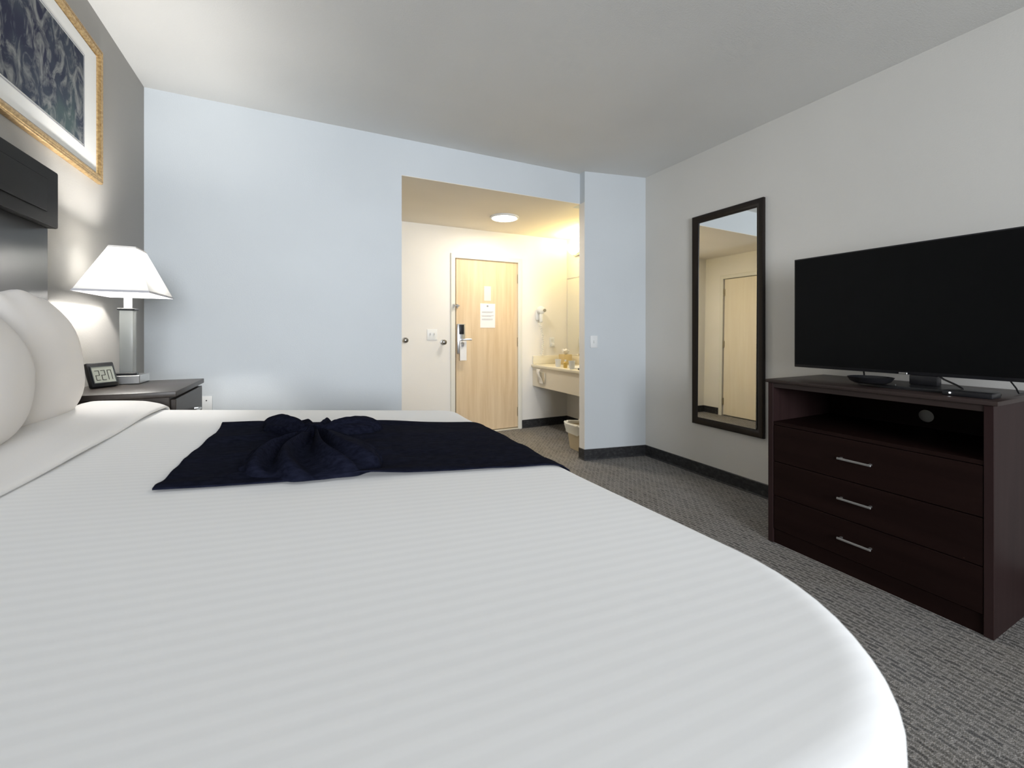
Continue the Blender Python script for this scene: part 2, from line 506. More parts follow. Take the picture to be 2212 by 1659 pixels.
s2.name = 'door_placard'; tag(s2, 'small blank cream placard above the notice sheet on the entry door', 'placard')


def switch_plate(name, cx, cz, wd, hg, nrm, face, n, label, col=M_white):
    """nrm '-y' plate on a wall facing -y at y=face"""
    t = thing(name, (cx, face, cz - hg / 2), label, 'light switch' if n else 'outlet')
    MB().box(cx - wd / 2, cx + wd / 2, face - 0.006, face - 0.0003, cz - hg / 2, cz + hg / 2, 0.0025).build('cover_plate', col, t)
    return t


sp = switch_plate('double_light_switch', 1.283, 1.151, 0.115, 0.122, '-y', YN, 2, 'white double light switch between the two round metal pegs on the far wall')
for dx in (-0.023, 0.023):
    MB().box(1.283 + dx - 0.005, 1.283 + dx + 0.005, YN - 0.016, YN - 0.0062, 1.146, 1.170, 0.0015, 1).build('toggle', mat('grey toggle', (0.6, 0.6, 0.6), 0.4), sp)


def knob(x, z, label):
    t = thing('metal_peg', (x, YN, z), label, 'wall peg', 'round metal pegs on the far wall')
    MB().lathe([(0.030, -0.0005), (0.030, -0.006), (0.024, -0.009)], (x, YN, z), 'y', 24).build('rosette', M_chrome, t)
    MB().lathe([(0.011, -0.0092), (0.011, -0.03), (0.024, -0.036), (0.029, -0.048), (0.026, -0.060), (0.014, -0.066), (0.002, -0.067)], (x, YN, z), 'y', 24).build('peg_head', mat('dark nickel', (0.34, 0.32, 0.29), 0.25, 1.0), t)


knob(0.982, 1.092, 'round metal peg on the far wall at the left edge of the opening')
knob(1.408, 1.067, 'round metal peg on the far wall beside the entry door frame')

# ---- closet door on the left wall of the vanity area (seen in the tall mirror)
d2 = thing('door_2', (XL, 3.86, 0), '', 'x')
for k in ('category', 'label'): del d2[k]
d2['kind'] = 'structure'
MB().box(XL - 0.045, XL - 0.006, 3.428, 4.288, 0.012, 2.026, 0.002, 1).build('door_leaf', M_maple2, d2)
rings = []
for (by, bz, sy, sz) in ((3.367, 0, 1, 0), (3.367, 2.088, 1, -1), (4.353, 2.088, -1, -1), (4.353, 0, -1, 0)):
    rings.append([Vector((XL + b + 0.0005, by + sy * a, bz + sz * a)) for a, b in casing])
MB().loops(rings, True, True, True).build('door_casing', M_trimp, d2)
MB().box(XL - 0.11, XL - 0.05, 3.4205, 4.2995, 0, 2.034).build('gap_shade_sheet', M_shadow, d2, smooth=0)  # dark sheet behind the leaf, its colour standing in for shade in the gaps
for z in (1.83, 1.06, 0.21):
    MB().box(XL - 0.005, XL + 0.004, 4.276, 4.2995, z - 0.05, z + 0.05, 0.001, 1).build('hinge', M_brass, d2)

# ---- flush ceiling light in the vanity area
cl = thing('ceiling_disc_light', (1.875, 3.99, HO), 'round lit flush light on the ceiling beyond the opening', 'ceiling light')
MB().lathe([(0.150, -0.0005), (0.150, -0.010), (0.135, -0.018), (0.128, -0.014), (0.128, -0.0005)], (1.875, 3.99, HO), 'z', 48).build('trim_ring', M_white, cl)
MB().lathe([(0.127, -0.006), (0.127, -0.016), (0.09, -0.022), (0.002, -0.024)], (1.875, 3.99, HO), 'z', 48).build('diffuser', M_disc, cl)
area('disc_light_glow', (1.875, 3.99, HO - 0.03), (0, 0, 0), 0.22, 0.22, 13, (1.0, 0.93, 0.82), 'DISK')

# ---- vanity
vt = thing('vanity_counter', (2.8, 4.0, 0.5), 'cream wall-hung vanity counter with backsplash in the lit alcove', 'vanity counter')
CY0 = 3.42
MB().box(2.535, XC - 0.001, CY0, YN - 0.001, 0.748, 0.782, 0.008).build('countertop', M_counter, vt)
MB().box(2.556, XC - 0.001, YN - 0.02, YN - 0.001, 0.7825, 0.885, 0.004).build('backsplash', M_counter, vt)
MB().box(XC - 0.02, XC - 0.001, CY0, YN - 0.0205, 0.7825, 0.885, 0.004).build('side_splash', M_counter, vt)
MB().box(2.556, 2.574, CY0, YN - 0.001, 0.515, 0.7475, 0.002, 1).build('apron', mat('cream apron panel', (0.78, 0.72, 0.60), 0.4), vt)
# oval basin rim
m = MB(); rings = []
for rx, ry, z in ((0.165, 0.215, 0.7825), (0.163, 0.213, 0.790), (0.148, 0.198, 0.790), (0.13, 0.18, 0.7835)):
    rings.append([(2.80 + rx * math.cos(2 * math.pi * i / 40), 3.87 + ry * math.sin(2 * math.pi * i / 40), z) for i in range(40)])
m.loops(rings, True, True, True); m.build('basin', M_white, vt)
# faucet
fc = thing('faucet', (2.98, 3.87, 0.7825), 'brass-toned faucet with two handles on the cream counter', 'faucet')
MB().box(2.955, 3.005, 3.79, 3.95, 0.7830, 0.80, 0.006).build('base_plate', M_chrome, fc)
MB().tube([(2.98, 3.87, 0.80), (2.98, 3.87, 0.87), (2.96, 3.87, 0.895), (2.91, 3.87, 0.895), (2.875, 3.87, 0.872)], 0.012, 12).build('spout', M_chrome, fc)
for y in (3.81, 3.93):
    MB().lathe([(0.018, 0), (0.020, 0.03), (0.012, 0.045)], (2.98, y, 0.8005), 'z', 20).build('handle', M_chrome, fc)

# wall mirror above the vanity
vm = thing('vanity_mirror', (XC, 4.0, 0.89), 'frameless vanity mirror on the right wall above the counter', 'mirror')
MB().box(XC - 0.007, XC - 0.001, 3.42, YN - 0.02, 0.888, 1.86, 0.0015, 1).build('mirror_glass', M_mirror, vm)
MB().box(XC - 0.010, XC - 0.001, 3.42, YN - 0.02, 1.8605, 1.872).build('top_channel', M_chrome, vm, smooth=0)

# vanity sconce (frosted glass bells, lit)
vl = thing('vanity_sconce', (XC, 4.31, 2.16), 'lit frosted glass sconce on the yellow-lit alcove wall', 'wall light')
MB().box(XC - 0.03, XC - 0.001, 3.85, 4.43, 2.13, 2.21, 0.006).build('back_plate', M_chrome, vl)
for y in (4.30, 3.98):
    MB().tube([(XC - 0.0305, y, 2.165), (XC - 0.07, y, 2.145), (XC - 0.10, y, 2.15)], 0.008, 10).build('arm', M_chrome, vl)
    MB().lathe([(0.022, 0.0), (0.052, 0.022), (0.078, 0.062), (0.090, 0.105), (0.086, 0.105), (0.074, 0.066), (0.048, 0.028), (0.0, 0.012)], (XC - 0.115, y, 2.128), 'z', 28, False).build('glass_shade', M_sconce, vl)
    point('sconce_bulb', (XC - 0.115, y, 2.255), 7, (1.0, 0.76, 0.27), 0.03)

# hair dryer on the far wall
hd = thing('hair_dryer', (2.64, YN, 1.30), 'white wall-mounted hair dryer with coiled cord beside the door', 'hair dryer')
MB().box(2.592, 2.662, YN - 0.03, YN - 0.0005, 1.33, 1.46, 0.012).build('wall_holder', M_white, hd)
MB().lathe([(0.030, -0.105), (0.045, -0.098), (0.050, -0.07), (0.048, -0.045), (0.036, -0.0325)], (2.635, YN, 1.452), 'y', 24).build('dryer_head', M_white, hd)
MB().box(2.615, 2.655, YN - 0.095, YN - 0.055, 1.30, 1.415, 0.014).build('handle', M_white, hd)
MB().lathe([(0.020, -0.112), (0.021, -0.1055)], (2.668, YN, 1.448), 'y', 16).build('nozzle', mat('grey nozzle', (0.3, 0.28, 0.22), 0.5), hd)
pts = []
for i in range(160):
    tt = i / 159
    zz = 1.298 - 0.40 * tt; a = tt * 2 * math.pi * 17
    pts.append((2.635 + 0.05 * math.sin(tt * 2.6) + 0.012 * math.cos(a), YN - 0.035 + 0.012 * math.sin(a), zz))
MB().tube(pts, 0.0035, 6).build('coiled_cord', M_white, hd)

# outlet on far wall, right of the hair dryer
ol = thing('wall_outlet', (2.84, YN, 0.985), 'white outlet with plugs on the far wall above the counter', 'outlet')
MB().box(2.800, 2.872, YN - 0.006, YN - 0.0005, 0.99, 1.115, 0.0025).build('cover_plate', M_white, ol)
MB().box(2.818, 2.856, YN - 0.035, YN - 0.0062, 1.00, 1.040, 0.005).build('plug', M_white, ol)
MB().box(2.818, 2.856, YN - 0.010, YN - 0.0062, 1.065, 1.095, 0.002, 1).build('socket', mat('socket white', (0.7, 0.7, 0.68), 0.5), ol)

# cups and bottles on the counter
def cup(x, y, r, hgt, label, material=M_white, name='cup'):
    o = MB().lathe([(r * 0.75, 0), (r, hgt), (r * 0.93, hgt), (r * 0.70, 0.004)], (x, y, 0.7828), 'z', 24).build(name, material, origin=(x, y, 0.7828))
    return tag(o, label, 'cup', 'white cups on the vanity counter')


cup(2.60, 4.10, 0.036, 0.088, 'white paper-wrapped cup nearest the hair dryer on the counter')
cup(2.585, 3.80, 0.036, 0.088, 'white cup standing nearest the opening edge on the counter')
b = thing('amber_bottle', (2.60, 3.95, 0.7828), 'small amber toiletry bottle between the two white cups', 'bottle')
M_amber = mat('amber plastic', (0.62, 0.44, 0.12), 0.3)
MB().lathe([(0.020, 0.0), (0.022, 0.01), (0.022, 0.06), (0.012, 0.072)], (2.60, 3.95, 0.7828), 'z', 20).build('bottle_body', M_amber, b)
MB().lathe([(0.011, 0.0725), (0.011, 0.092)], (2.60, 3.95, 0.7828), 'z', 16).build('cap', M_white, b)
tb = thing('tissue_box', (2.93, 4.42, 0.7828), 'tan tissue box with a white tissue at the back of the counter', 'tissue box')
MB().box(2.85, 2.97, 4.36, 4.48, 0.7828, 0.905, 0.004).build('carton', mat('tan carton', (0.60, 0.47, 0.24), 0.6), tb)
m = MB(); rings = []
for k, (r, z) in enumerate(((0.012, 0.9052), (0.030, 0.925), (0.042, 0.955), (0.030, 0.968), (0.006, 0.955))):
    rings.append([(2.91 + r * math.cos(a) * (1 + 0.35 * math.sin(3 * a + k)), 4.42 + r * math.sin(a) * (1 + 0.3 * math.cos(4 * a + k)), z + 0.006 * math.sin(3 * a)) for a in [2 * math.pi * i / 20 for i in range(20)]])
m.loops(rings, True, True, True); m.build('tissue', M_towel, tb)
so = MB().box(2.575, 2.65, 3.60, 3.68, 0.7828, 0.802, 0.006).build('soap_dish', M_satin, origin=(2.61, 3.64, 0.7828))
tag(so, 'small black soap dish on the front edge of the vanity counter', 'soap dish')

# white cloth bow hanging on the apron
bw = thing('tissue_dispenser', (2.556, 4.40, 0.55), 'built-in tissue dispenser on the vanity apron with white tissue hanging out', 'tissue dispenser')
MB().box(2.538, 2.5555, 4.30, 4.47, 0.575, 0.70, 0.006).build('dispenser_plate', mat('pale metal plate', (0.62, 0.57, 0.46), 0.35, 0.4), bw)
m = MB(); rings = []
for k in range(9):
    tt = k / 8
    z = 0.735 - 0.165 * tt
    wd = 0.028 + 0.022 * abs(tt - 0.45) * 2
    yc = 4.425 - 0.05 * tt
    rings.append([(2.525 - 0.012 * math.sin(5 * tt) + 0.005 * math.cos(a), yc + wd * math.sin(a) * (1 + 0.25 * math.sin(2 * a + k)), z) for a in [2 * math.pi * i / 14 for i in range(14)]])
m.loops(rings, True, True, True)
m.build('tissue', M_towel, bw)

# trash can
tc = thing('waste_bin', (2.49, 3.56, 0), 'cream waste bin with a white liner under the vanity behind the wall end', 'waste bin')
BX = 2.505
m = MB(); rings = []
def rr(cx, cy, hx, hy, r, z, n=6):
    pts = []
    for (sx, sy, a0) in ((1, 1, 0), (-1, 1, 90), (-1, -1, 180), (1, -1, 270)):
        for i in range(n + 1):
            a = math.radians(a0 + 90 * i / n)
            pts.append((cx + sx * (hx - r) + r * math.cos(a), cy + sy * (hy - r) + r * math.sin(a), z))
    return pts
m.loops([rr(BX, 3.53, 0.072, 0.10, 0.03, 0.002), rr(BX, 3.53, 0.098, 0.13, 0.035, 0.248), rr(BX, 3.53, 0.093, 0.125, 0.033, 0.248), rr(BX, 3.53, 0.068, 0.095, 0.028, 0.008)], True, True, True)
m.build('bin_body', mat('cream bin plastic', (0.68, 0.58, 0.40), 0.5), tc)
m = MB(); rings = []
for k, (g, z) in enumerate(((0.004, 0.165), (0.009, 0.205), (0.018, 0.238), (0.020, 0.258), (0.010, 0.268), (-0.006, 0.264), (-0.010, 0.235))):
    base = rr(BX, 3.53, 0.098 + g, 0.13 + g, 0.035 + g, z)
    ring = []
    for i, p in enumerate(base):
        d = Vector((p[0] - BX, p[1] - 3.53, 0)).normalized()
        wob_ = 0.006 * math.sin(i * 2.1 + k) + (0.004 * math.sin(i * 5.3))
        ring.append((p[0] + d.x * wob_ * (1 if k else 0.3), p[1] + d.y * wob_, z + 0.008 * math.sin(i * 1.7 + k * 0.4)))
    rings.append(ring)
m.loops(rings, True); m.build('liner', mat('white bin liner', (0.80, 0.78, 0.70), 0.4), tc)

# ---- light switch on the stub wall, slanted to the wall face
sw = thing('light_switch', (2.408, 3.184, 1.033), 'single white light switch on the blue-grey wall beside the opening', 'light switch')
ang = math.atan2(3.081 - 3.202, XW - XS)
Mx = Matrix.Translation((2.408, 3.202 + (2.408 - XS) * math.tan(ang), 0)) @ Matrix.Rotation(ang, 4, 'Z')
MB().box(-0.036, 0.036, -0.006, -0.0005, 1.033, 1.145, 0.0025, M=Mx).build('cover_plate', M_white, sw)
MB().box(-0.005, 0.005, -0.016, -0.0063, 1.078, 1.102, 0.0015, 1, M=Mx).build('toggle', M_white, sw)

# outlet by the nightstand
ol = thing('bedside_outlet', (-0.557, YB, 0.655), 'white outlet cover on the back wall beside the nightstand', 'outlet')
MB().box(-0.592, -0.522, YB - 0.006, YB - 0.0005, 0.655, 0.77, 0.0025).build('cover_plate', M_white, ol)
MB().lathe([(0.004, -0.008), (0.004, -0.0062)], (-0.553, YB, 0.742), 'y', 12).build('screw', M_black, ol)

# ---- tall wall mirror
mr = thing('wall_mirror', (XW, 2.213, 0.42), 'tall mirror in a dark wood frame on the right wall', 'mirror')
MB().frame((XW - 0.001, 1.906, 0.421), (0, 1, 0), (0, 0, 1), (-1, 0, 0), 0.614, 1.713,
           [(0, 0), (0, 0.022), (0.006, 0.026), (0.030, 0.024), (0.044, 0.014), (0.055, 0.012), (0.058, 0.008), (0.058, 0)]).build('frame', M_mframe, mr)
MB().loops([[(XW - 0.0225, y, 0.478), (XW - 0.0225 + 0.003, y, 0.478), (XW - 0.0055 + 0.003, y, 2.077), (XW - 0.0055, y, 2.077)] for y in (1.963, 2.463)], True, True, True).build('mirror_glass', M_mirror, mr, smooth=0)

# ---- headboard
hb = thing('headboard', (XH, 1.05, 0), 'black-brown panelled headboard fixed behind the pillows', 'headboard')
MB().box(XH + 0.001, -0.822, -0.02, 2.10, 0.25, 1.548, 0.004).build('lower_panel', M_headb, hb)
M_rail = wood('black brown rail veneer', (0.006, 0.006, 0.006), (0.011, 0.0105, 0.010), 'y', 14, 0.6, 0.12)
MB().box(XH + 0.001, -0.80, -0.03, 2.115, 1.5485, 1.752, 0.006).build('top_rail', M_rail, hb)
MB().box(-0.7995, -0.794, 0.06, 2.028, 1.592, 1.705, 0.004).build('raised_panel', M_rail, hb)
# ---- framed picture
pc = thing('framed_picture', (XH, 2.0, 1.87), 'gold-framed dark blue picture hanging above the headboard', 'picture')
MB().frame((XH + 0.001, 1.38, 1.868), (0, 1, 0), (0, 0, 1), (1, 0, 0), 1.26, 0.622,
           [(0, 0), (0, 0.012), (0.003, 0.018), (0.007, 0.019), (0.0085, 0.016), (0.011, 0.019), (0.015, 0.020), (0.0165, 0.017), (0.022, 0.021), (0.030, 0.020), (0.037, 0.013), (0.040, 0.008), (0.040, 0)]).build('frame', M_gold, pc)
MB().box(XH + 0.001, XH + 0.008, 1.425, 2.596, 1.912, 2.446).build('mount', M_matb, pc, smooth=0)
MB().frame((XH + 0.0085, 1.543, 1.979), (0, 1, 0), (0, 0, 1), (1, 0, 0), 0.932, 0.402, [(0, 0), (0, 0.0015), (0.003, 0.0015), (0.003, 0)]).build('inner_line', M_ink, pc, smooth=0)
MB().box(XH + 0.0085, XH + 0.010, 1.553, 2.465, 1.989, 2.371).build('print', M_art, pc, smooth=0)

# ---- nightstand
ns = thing('nightstand', (-0.66, 2.29, 0), 'dark walnut nightstand holding the lamp beside the bed', 'nightstand')
NX0, NX1, NY0, NY1, NZ = -0.815, -0.462, 2.035, 2.548, 0.948
MB().box(NX0, NX1, NY0 + 0.008, NY1 - 0.010, 0.05, NZ - 0.0225, 0.002, 1).build('carcass', M_night, ns)
MB().box(NX0 - 0.002, NX1 + 0.022, NY0, NY1, NZ - 0.022, NZ, 0.003).build('table_top', M_night, ns)
for z0, z1 in ((0.71, 0.915), (0.45, 0.70), (0.12, 0.44)):
    dr = MB().box(NX1 + 0.0005, NX1 + 0.018, NY0 + 0.02, NY1 - 0.022, z0, z1, 0.002, 1).build('drawer', M_night, ns)
    zc = z1 - 0.085
    MB().tube([(NX1 + 0.0185, 2.24, zc), (NX1 + 0.040, 2.24, zc), (NX1 + 0.040, 2.36, zc), (NX1 + 0.0185, 2.36, zc)], 0.006, 8).build('handle', M_steel, dr)
MB().box(NX0 + 0.01, NX1 - 0.02, NY0 + 0.02, NY1 - 0.02, 0.001, 0.0495).build('plinth', M_night, ns, smooth=0)

# ---- lamp
LX, LY = -0.702, 2.452
lp = thing('table_lamp', (LX, LY, NZ), 'lit table lamp with white square shade on the nightstand', 'table lamp')
MB().box(LX - 0.064, LX + 0.057, LY - 0.060, LY + 0.073, NZ + 0.001, NZ + 0.038, 0.002, 1).build('base', mat('silver lamp base', (0.60, 0.60, 0.59), 0.33, 1.0), lp)
MB().box(LX - 0.0235, LX + 0.0235, LY - 0.0235, LY + 0.0235, NZ + 0.0385, 1.272, 0.003).build('column', M_grey_lens, lp)
MB().box(LX - 0.030, LX + 0.030, LY - 0.030, LY + 0.030, 1.2725, 1.281, 0.002, 1).build('collar', M_black, lp)
MB().lathe([(0.0145, 1.2815), (0.0145, 1.365), (0.010, 1.375)], (LX, LY, 0), 'z', 20).build('socket', mat('white socket', (0.85, 0.85, 0.85), 0.3), lp)
MB().lathe([(0.010, 1.376), (0.014, 1.385), (0.028, 1.41), (0.030, 1.43), (0.020, 1.452), (0.001, 1.458)], (LX, LY, 0), 'z', 24, True).build('bulb', M_bulb, lp)


def sq(hx, hy, z, ch=0.0):
    return [(LX - hx, LY - hy, z), (LX + hx, LY - hy, z), (LX + hx, LY + hy, z), (LX - hx, LY + hy, z)]


SB, ST = (0.122, 0.185, 1.340), (0.044, 0.068, 1.548)
m = MB()
th = 0.0015
def lerp3(k, d=0.0):
    return sq(SB[0] + (ST[0] - SB[0]) * k - d, SB[1] + (ST[1] - SB[1]) * k - d, SB[2] + (ST[2] - SB[2]) * k)
m.loops([lerp3(i / 8) for i in range(9)], True)
shade = m.build('shade', M_shade, lp, smooth=0)
m = MB()
m.loops([lerp3(0.0, -0.0012), lerp3(0.045, -0.0012), lerp3(0.045, 0.0008), lerp3(0.0, 0.0008)], True, wrap=True)
m.build('bottom_trim', M_shadetrim, shade, smooth=0)
m = MB()
m.loops([lerp3(0.96, -0.0012), lerp3(1.0, -0.0012), lerp3(1.0, 0.0008), lerp3(0.96, 0.0008)], True, wrap=True)
m.build('top_trim', M_towel, shade, smooth=0)
MB().tube([(LX - 0.043, LY, 1.535), (LX, LY, 1.535), (LX + 0.043, LY, 1.535)], 0.0015, 6).tube([(LX, LY, 1.535), (LX, LY, 1.46)], 0.0015, 6).build('harp', M_steel, lp)
point('lamp_bulb_light', (LX, LY, 1.47), 34, (1.0, 0.97, 0.93), 0.03)

# card on the lamp base
cd = MB().box(LX - 0.030, LX + 0.045, LY - 0.056, LY - 0.028, NZ + 0.0392, NZ + 0.050, 0.002, 1).build('remote_control', M_black, origin=(LX, LY - 0.04, NZ + 0.039))
tag(cd, 'small flat black device lying on the silver lamp base', 'device')

# ---- clock
ck = thing('alarm_clock', (-0.725, 2.29, NZ), 'black digital alarm clock tilted back on the nightstand', 'clock')
face_dir = Vector((0.78, -0.60, 0)).normalized()     # horizontal facing direction
right = Vector((0.60, 0.78, 0)).normalized()
tilt = math.radians(20)
upv = (Vector((0, 0, 1)) * math.cos(tilt) - face_dir * math.sin(tilt)).normalized()
nv = right.cross(upv).normalized()
if nv.dot(face_dir) < 0: nv = -nv
org = Vector((-0.722, 2.288, NZ + 0.006))
Mc = Matrix((( right.x, upv.x, nv.x, org.x), (right.y, upv.y, nv.y, org.y), (right.z, upv.z, nv.z, org.z), (0, 0, 0, 1)))
CW, CH_ = 0.098, 0.104
MB().box(-CW / 2, CW / 2, 0.0, CH_, -0.022, 0, 0.006, M=Mc).build('case', M_black, ck)
MB().frame(Mc @ Vector((-CW / 2 + 0.007, 0.014, 0.0005)), right, upv, nv, CW - 0.014, CH_ - 0.030, [(0, 0), (0, 0.003), (0.003, 0.003), (0.003, 0)]).build('bezel', mat('dark grey bezel', (0.06, 0.065, 0.07), 0.3), ck, smooth=0)
scr = MB().box(-CW / 2 + 0.0105, CW / 2 - 0.0105, 0.0175, CH_ - 0.0195, 0.0002, 0.002, M=Mc).build('display', M_lcd, ck, smooth=0)
m = MB()
SEG = {'a': (0, 1, 1, 1), 'g': (0, .5, 1, .5), 'd': (0, 0, 1, 0), 'f': (0, .5, 0, 1), 'b': (1, .5, 1, 1), 'e': (0, 0, 0, .5), 'c': (1, 0, 1, .5)}
dw, dh = 0.013, 0.040
for k, (xo, segs) in enumerate(((-0.029, 'abged'), (-0.008, 'abged'), (0.015, 'abcef'))):
    for sname in segs:
        a0, b0, a1, b1 = SEG[sname]
        xa, xb = xo + a0 * dw, xo + a1 * dw; ya, yb = 0.028 + b0 * dh, 0.028 + b1 * dh
        m.box(min(xa, xb) - 0.0010, max(xa, xb) + 0.0010, min(ya, yb) - 0.0010, max(ya, yb) + 0.0010, 0.0021, 0.0026, M=Mc)
m.build('digits', M_satin, scr, smooth=0)
MB().box(-0.024, 0.024, 0.0, 0.050, -0.004, 0.0, 0.001, 1, M=Matrix.Translation(org - nv * 0.023 - Vector((0, 0, 0.006)) + (-face_dir) * 0.012 + Vector((0,0,0.001))) @ Matrix.Rotation(0, 4, 'X') @ Matrix(((right.x, 0, face_dir.x, 0), (right.y, 0, face_dir.y, 0), (0, 1, 0, 0), (0, 0, 0, 1)))).build('stand_foot', M_black, ck)

# ------------------------------------------------------------------ bed
def bedz(x):
    return 0.81 if x > 0.6 else 0.81 + 0.08 * (0.6 - x)


bd = thing('bed', (-0.1, 1.07, 0), 'king size bed base and mattress under the white striped bedding', 'bed')
MB().box(-0.80, 0.46, 0.34, 1.93, 0.10, 0.42, 0.01).build('box_spring', M_base_bed, bd)
MB().box(-0.78, 0.42, 0.38, 1.88, 0.001, 0.0995).build('bed_frame', M_satin, bd, smooth=0)


def rrect(x0, x1, y0, y1, rs, n=14, per=22):
    """rounded rectangle outline; rs = radii at (x1,y1),(x0,y1),(x0,y0),(x1,y0)"""
    pts = []
    cs = [(x1, y1, -1, -1, 0), (x0, y1, 1, -1, 90), (x0, y0, 1, 1, 180), (x1, y0, -1, 1, 270)]
    arcs = []
    for (cx, cy, sx, sy, a0), r in zip(cs, rs):
        arcs.append([(cx + sx * r + r * math.cos(math.radians(a0 + 90 * i / n)), cy + sy * r + r * math.sin(math.radians(a0 + 90 * i / n))) for i in range(n + 1)])
    for k in range(4):
        pts += arcs[k]
        p, q = arcs[k][-1], arcs[(k + 1) % 4][0]
        for i in range(1, per):
            pts.append((p[0] + (q[0] - p[0]) * i / per, p[1] + (q[1] - p[1]) * i / per))
    return pts


def softbox(x0, x1, y0, y1, rs, zb, edge_w, edge_h, flare, zfun, wob=0.0, inner=26, open_head=False):
    """soft-edged cover; open_head leaves the x0 side undraped"""
    rings = []
    hf = (lambda x: smoothstep(x0, x0 + 0.10, x)) if open_head else (lambda x: 1.0)
    cx, cy = (x0 + x1) / 2, (y0 + y1) / 2

    def eh(y):
        return edge_h * (0.42 + 0.58 * smoothstep(0.25, 0.95, y))

    def ew(y):
        return edge_w * (0.42 + 0.58 * smoothstep(0.25, 0.95, y))

    def side_drop(y):
        q = max(0.0, 1 - min(y - y0, y1 - y) / edge_w)
        return edge_h * (1 - math.sqrt(max(0.0, 1 - q * q)))

    def top(x, y, d):
        q = max(0.0, 1 - d / ew(y))
        dz = eh(y) * (1 - math.sqrt(max(0.0, 1 - q * q)))
        return zfun(x, y) - dz * hf(x) - side_drop(y) * (1 - hf(x))
    for k in range(7):
        t_ = k / 6; fl = flare * (1 - t_); r_ = []
        for i, (x, y) in enumerate(rrect(x0 - (0 if open_head else fl), x1 + fl, y0 - fl, y1 + fl, rs)):
            zt_ = zfun(x, y) - eh(y)
            wv = wob * (1 - t_) * math.sin(i * 0.55) * (0.6 + 0.4 * math.sin(i * 0.13))
            dx, dy = x - cx, y - cy; L = math.hypot(dx, dy)
            r_.append((x + dx / L * wv * hf(x), y + dy / L * wv, zb + (zt_ - zb) * t_))
        rings.append(r_)
    for k in range(1, 15):
        a = math.pi / 2 * k / 14
        d = edge_w * (1 - math.cos(a))
        rings.append([(x, y, top(x, y, d)) for x, y in rrect(x0 + (d * (0.05 if open_head else 1)), x1 - d, y0 + d, y1 - d, [max(r - d, 0.004) for r in rs])])
    last = rings[-1]
    for k in range(1, inner):
        t_ = k / inner
        rings.append([(x + (cx - x) * t_, y + (cy - y) * t_, top(x + (cx - x) * t_, y + (cy - y) * t_, 9)) for x, y, z in last])
    m = MB()
    m.loops(rings, True, not open_head, True)
    if open_head:
        kill = [f for f in m.bm.faces if f.calc_center_median().x < x0 + 0.0045 and abs(f.normal.x if f.normal.length else 0) >= 0 and f.calc_center_median().z < zfun(x0, cy) - edge_h * 0.02
                and y0 + 0.004 < f.calc_center_median().y < y1 - 0.004 and abs(f.calc_center_median().y - cy) < (y1 - y0) / 2 - 0.012 and f.calc_center_median().z < zfun(x0, f.calc_center_median().y) - 0.003]
        bmesh.ops.delete(m.bm, geom=kill, context='FACES')
    return m


def drape(x0, x1, y0, y1, zb, edge_w, edge_h, zfun, nx=20, ny=60, nd=10):
    """a band laid over the bed from side to side: open at both x ends, hanging to zb"""
    def prof(x):
        pts = []
        for k in range(nd):
            t_ = k / nd; pts.append((y0 - 0.006 * (1 - t_) + 0.003 * math.sin(40 * x) * (1 - t_), zb + (zfun(x, y0) - edge_h - zb) * t_))
        for k in range(9):
            a = math.pi / 2 * k / 8; y = y0 + edge_w * (1 - math.cos(a))
            pts.append((y, zfun(x, y) - edge_h * (1 - math.sin(a))))
        for k in range(1, ny):
            y = y0 + edge_w + (y1 - y0 - 2 * edge_w) * k / ny; pts.append((y, zfun(x, y)))
        for k in range(8, -1, -1):
            a = math.pi / 2 * k / 8; y = y1 - edge_w * (1 - math.cos(a))
            pts.append((y, zfun(x, y) - edge_h * (1 - math.sin(a))))
        for k in range(nd - 1, -1, -1):
            t_ = k / nd; pts.append((y1 + 0.006 * (1 - t_) + 0.003 * math.sin(37 * x) * (1 - t_), zb + (zfun(x, y1) - edge_h - zb) * t_))
        return pts
    m = MB()
    m.loops([[(x0 + (x1 - x0) * i / nx, y, z) for y, z in prof(x0 + (x1 - x0) * i / nx)] for i in range(nx + 1)], False)
    return m


def solidify(o, th):
    md = o.modifiers.new('thickness', 'SOLIDIFY'); md.thickness = th; md.offset = -1
    return o


softbox(-0.785, 0.60, 0.20, 1.955, [0.06, 0.06, 0.06, 0.30], 0.421, 0.05, 0.05, 0, lambda x, y: bedz(x) - 0.030).build('mattress', M_cuff, bd)


def duvz(x, y):
    z = bedz(x)
    z += 0.0035 * math.sin(3.1 * x + 1.3 * y) * math.sin(4.3 * y + 0.5) + 0.0018 * math.sin(9 * y + 2 * x)
    return z


DX0, DX1, DY0, DY1 = -0.47, 0.682, 0.160, 2.012
dv = softbox(DX0, DX1, DY0, DY1, [0.10, 0.02, 0.02, 0.32], 0.30, 0.10, 0.055, 0.0, duvz, 0.003, open_head=True).build('duvet', M_duvet, origin=(0.1, 1.07, 0.30))
solidify(dv, 0.008)
tag(dv, 'white duvet with fine woven stripes covering the bed', 'duvet')


def cuffz(x, y):
    e = max(0.0, 1 - min(x + 0.675, -0.452 - x) / 0.03)
    return duvz(x, y) + 0.018 - 0.009 * e * e + 0.012 * math.exp(-((y - 1.90) / 0.10) ** 2) * smoothstep(-0.46, -0.52, x) * 1.0 + 0.002 * math.sin(13 * y + 20 * x)


cf = drape(-0.675, -0.452, DY0 - 0.010, DY1 + 0.010, 0.36, 0.06, 0.050, cuffz).build('turned_down_sheet', M_cuff, origin=(-0.56, 1.07, 0.36))
solidify(cf, 0.005)
tag(cf, 'plain white sheet turned down over the head end of the duvet', 'sheet')


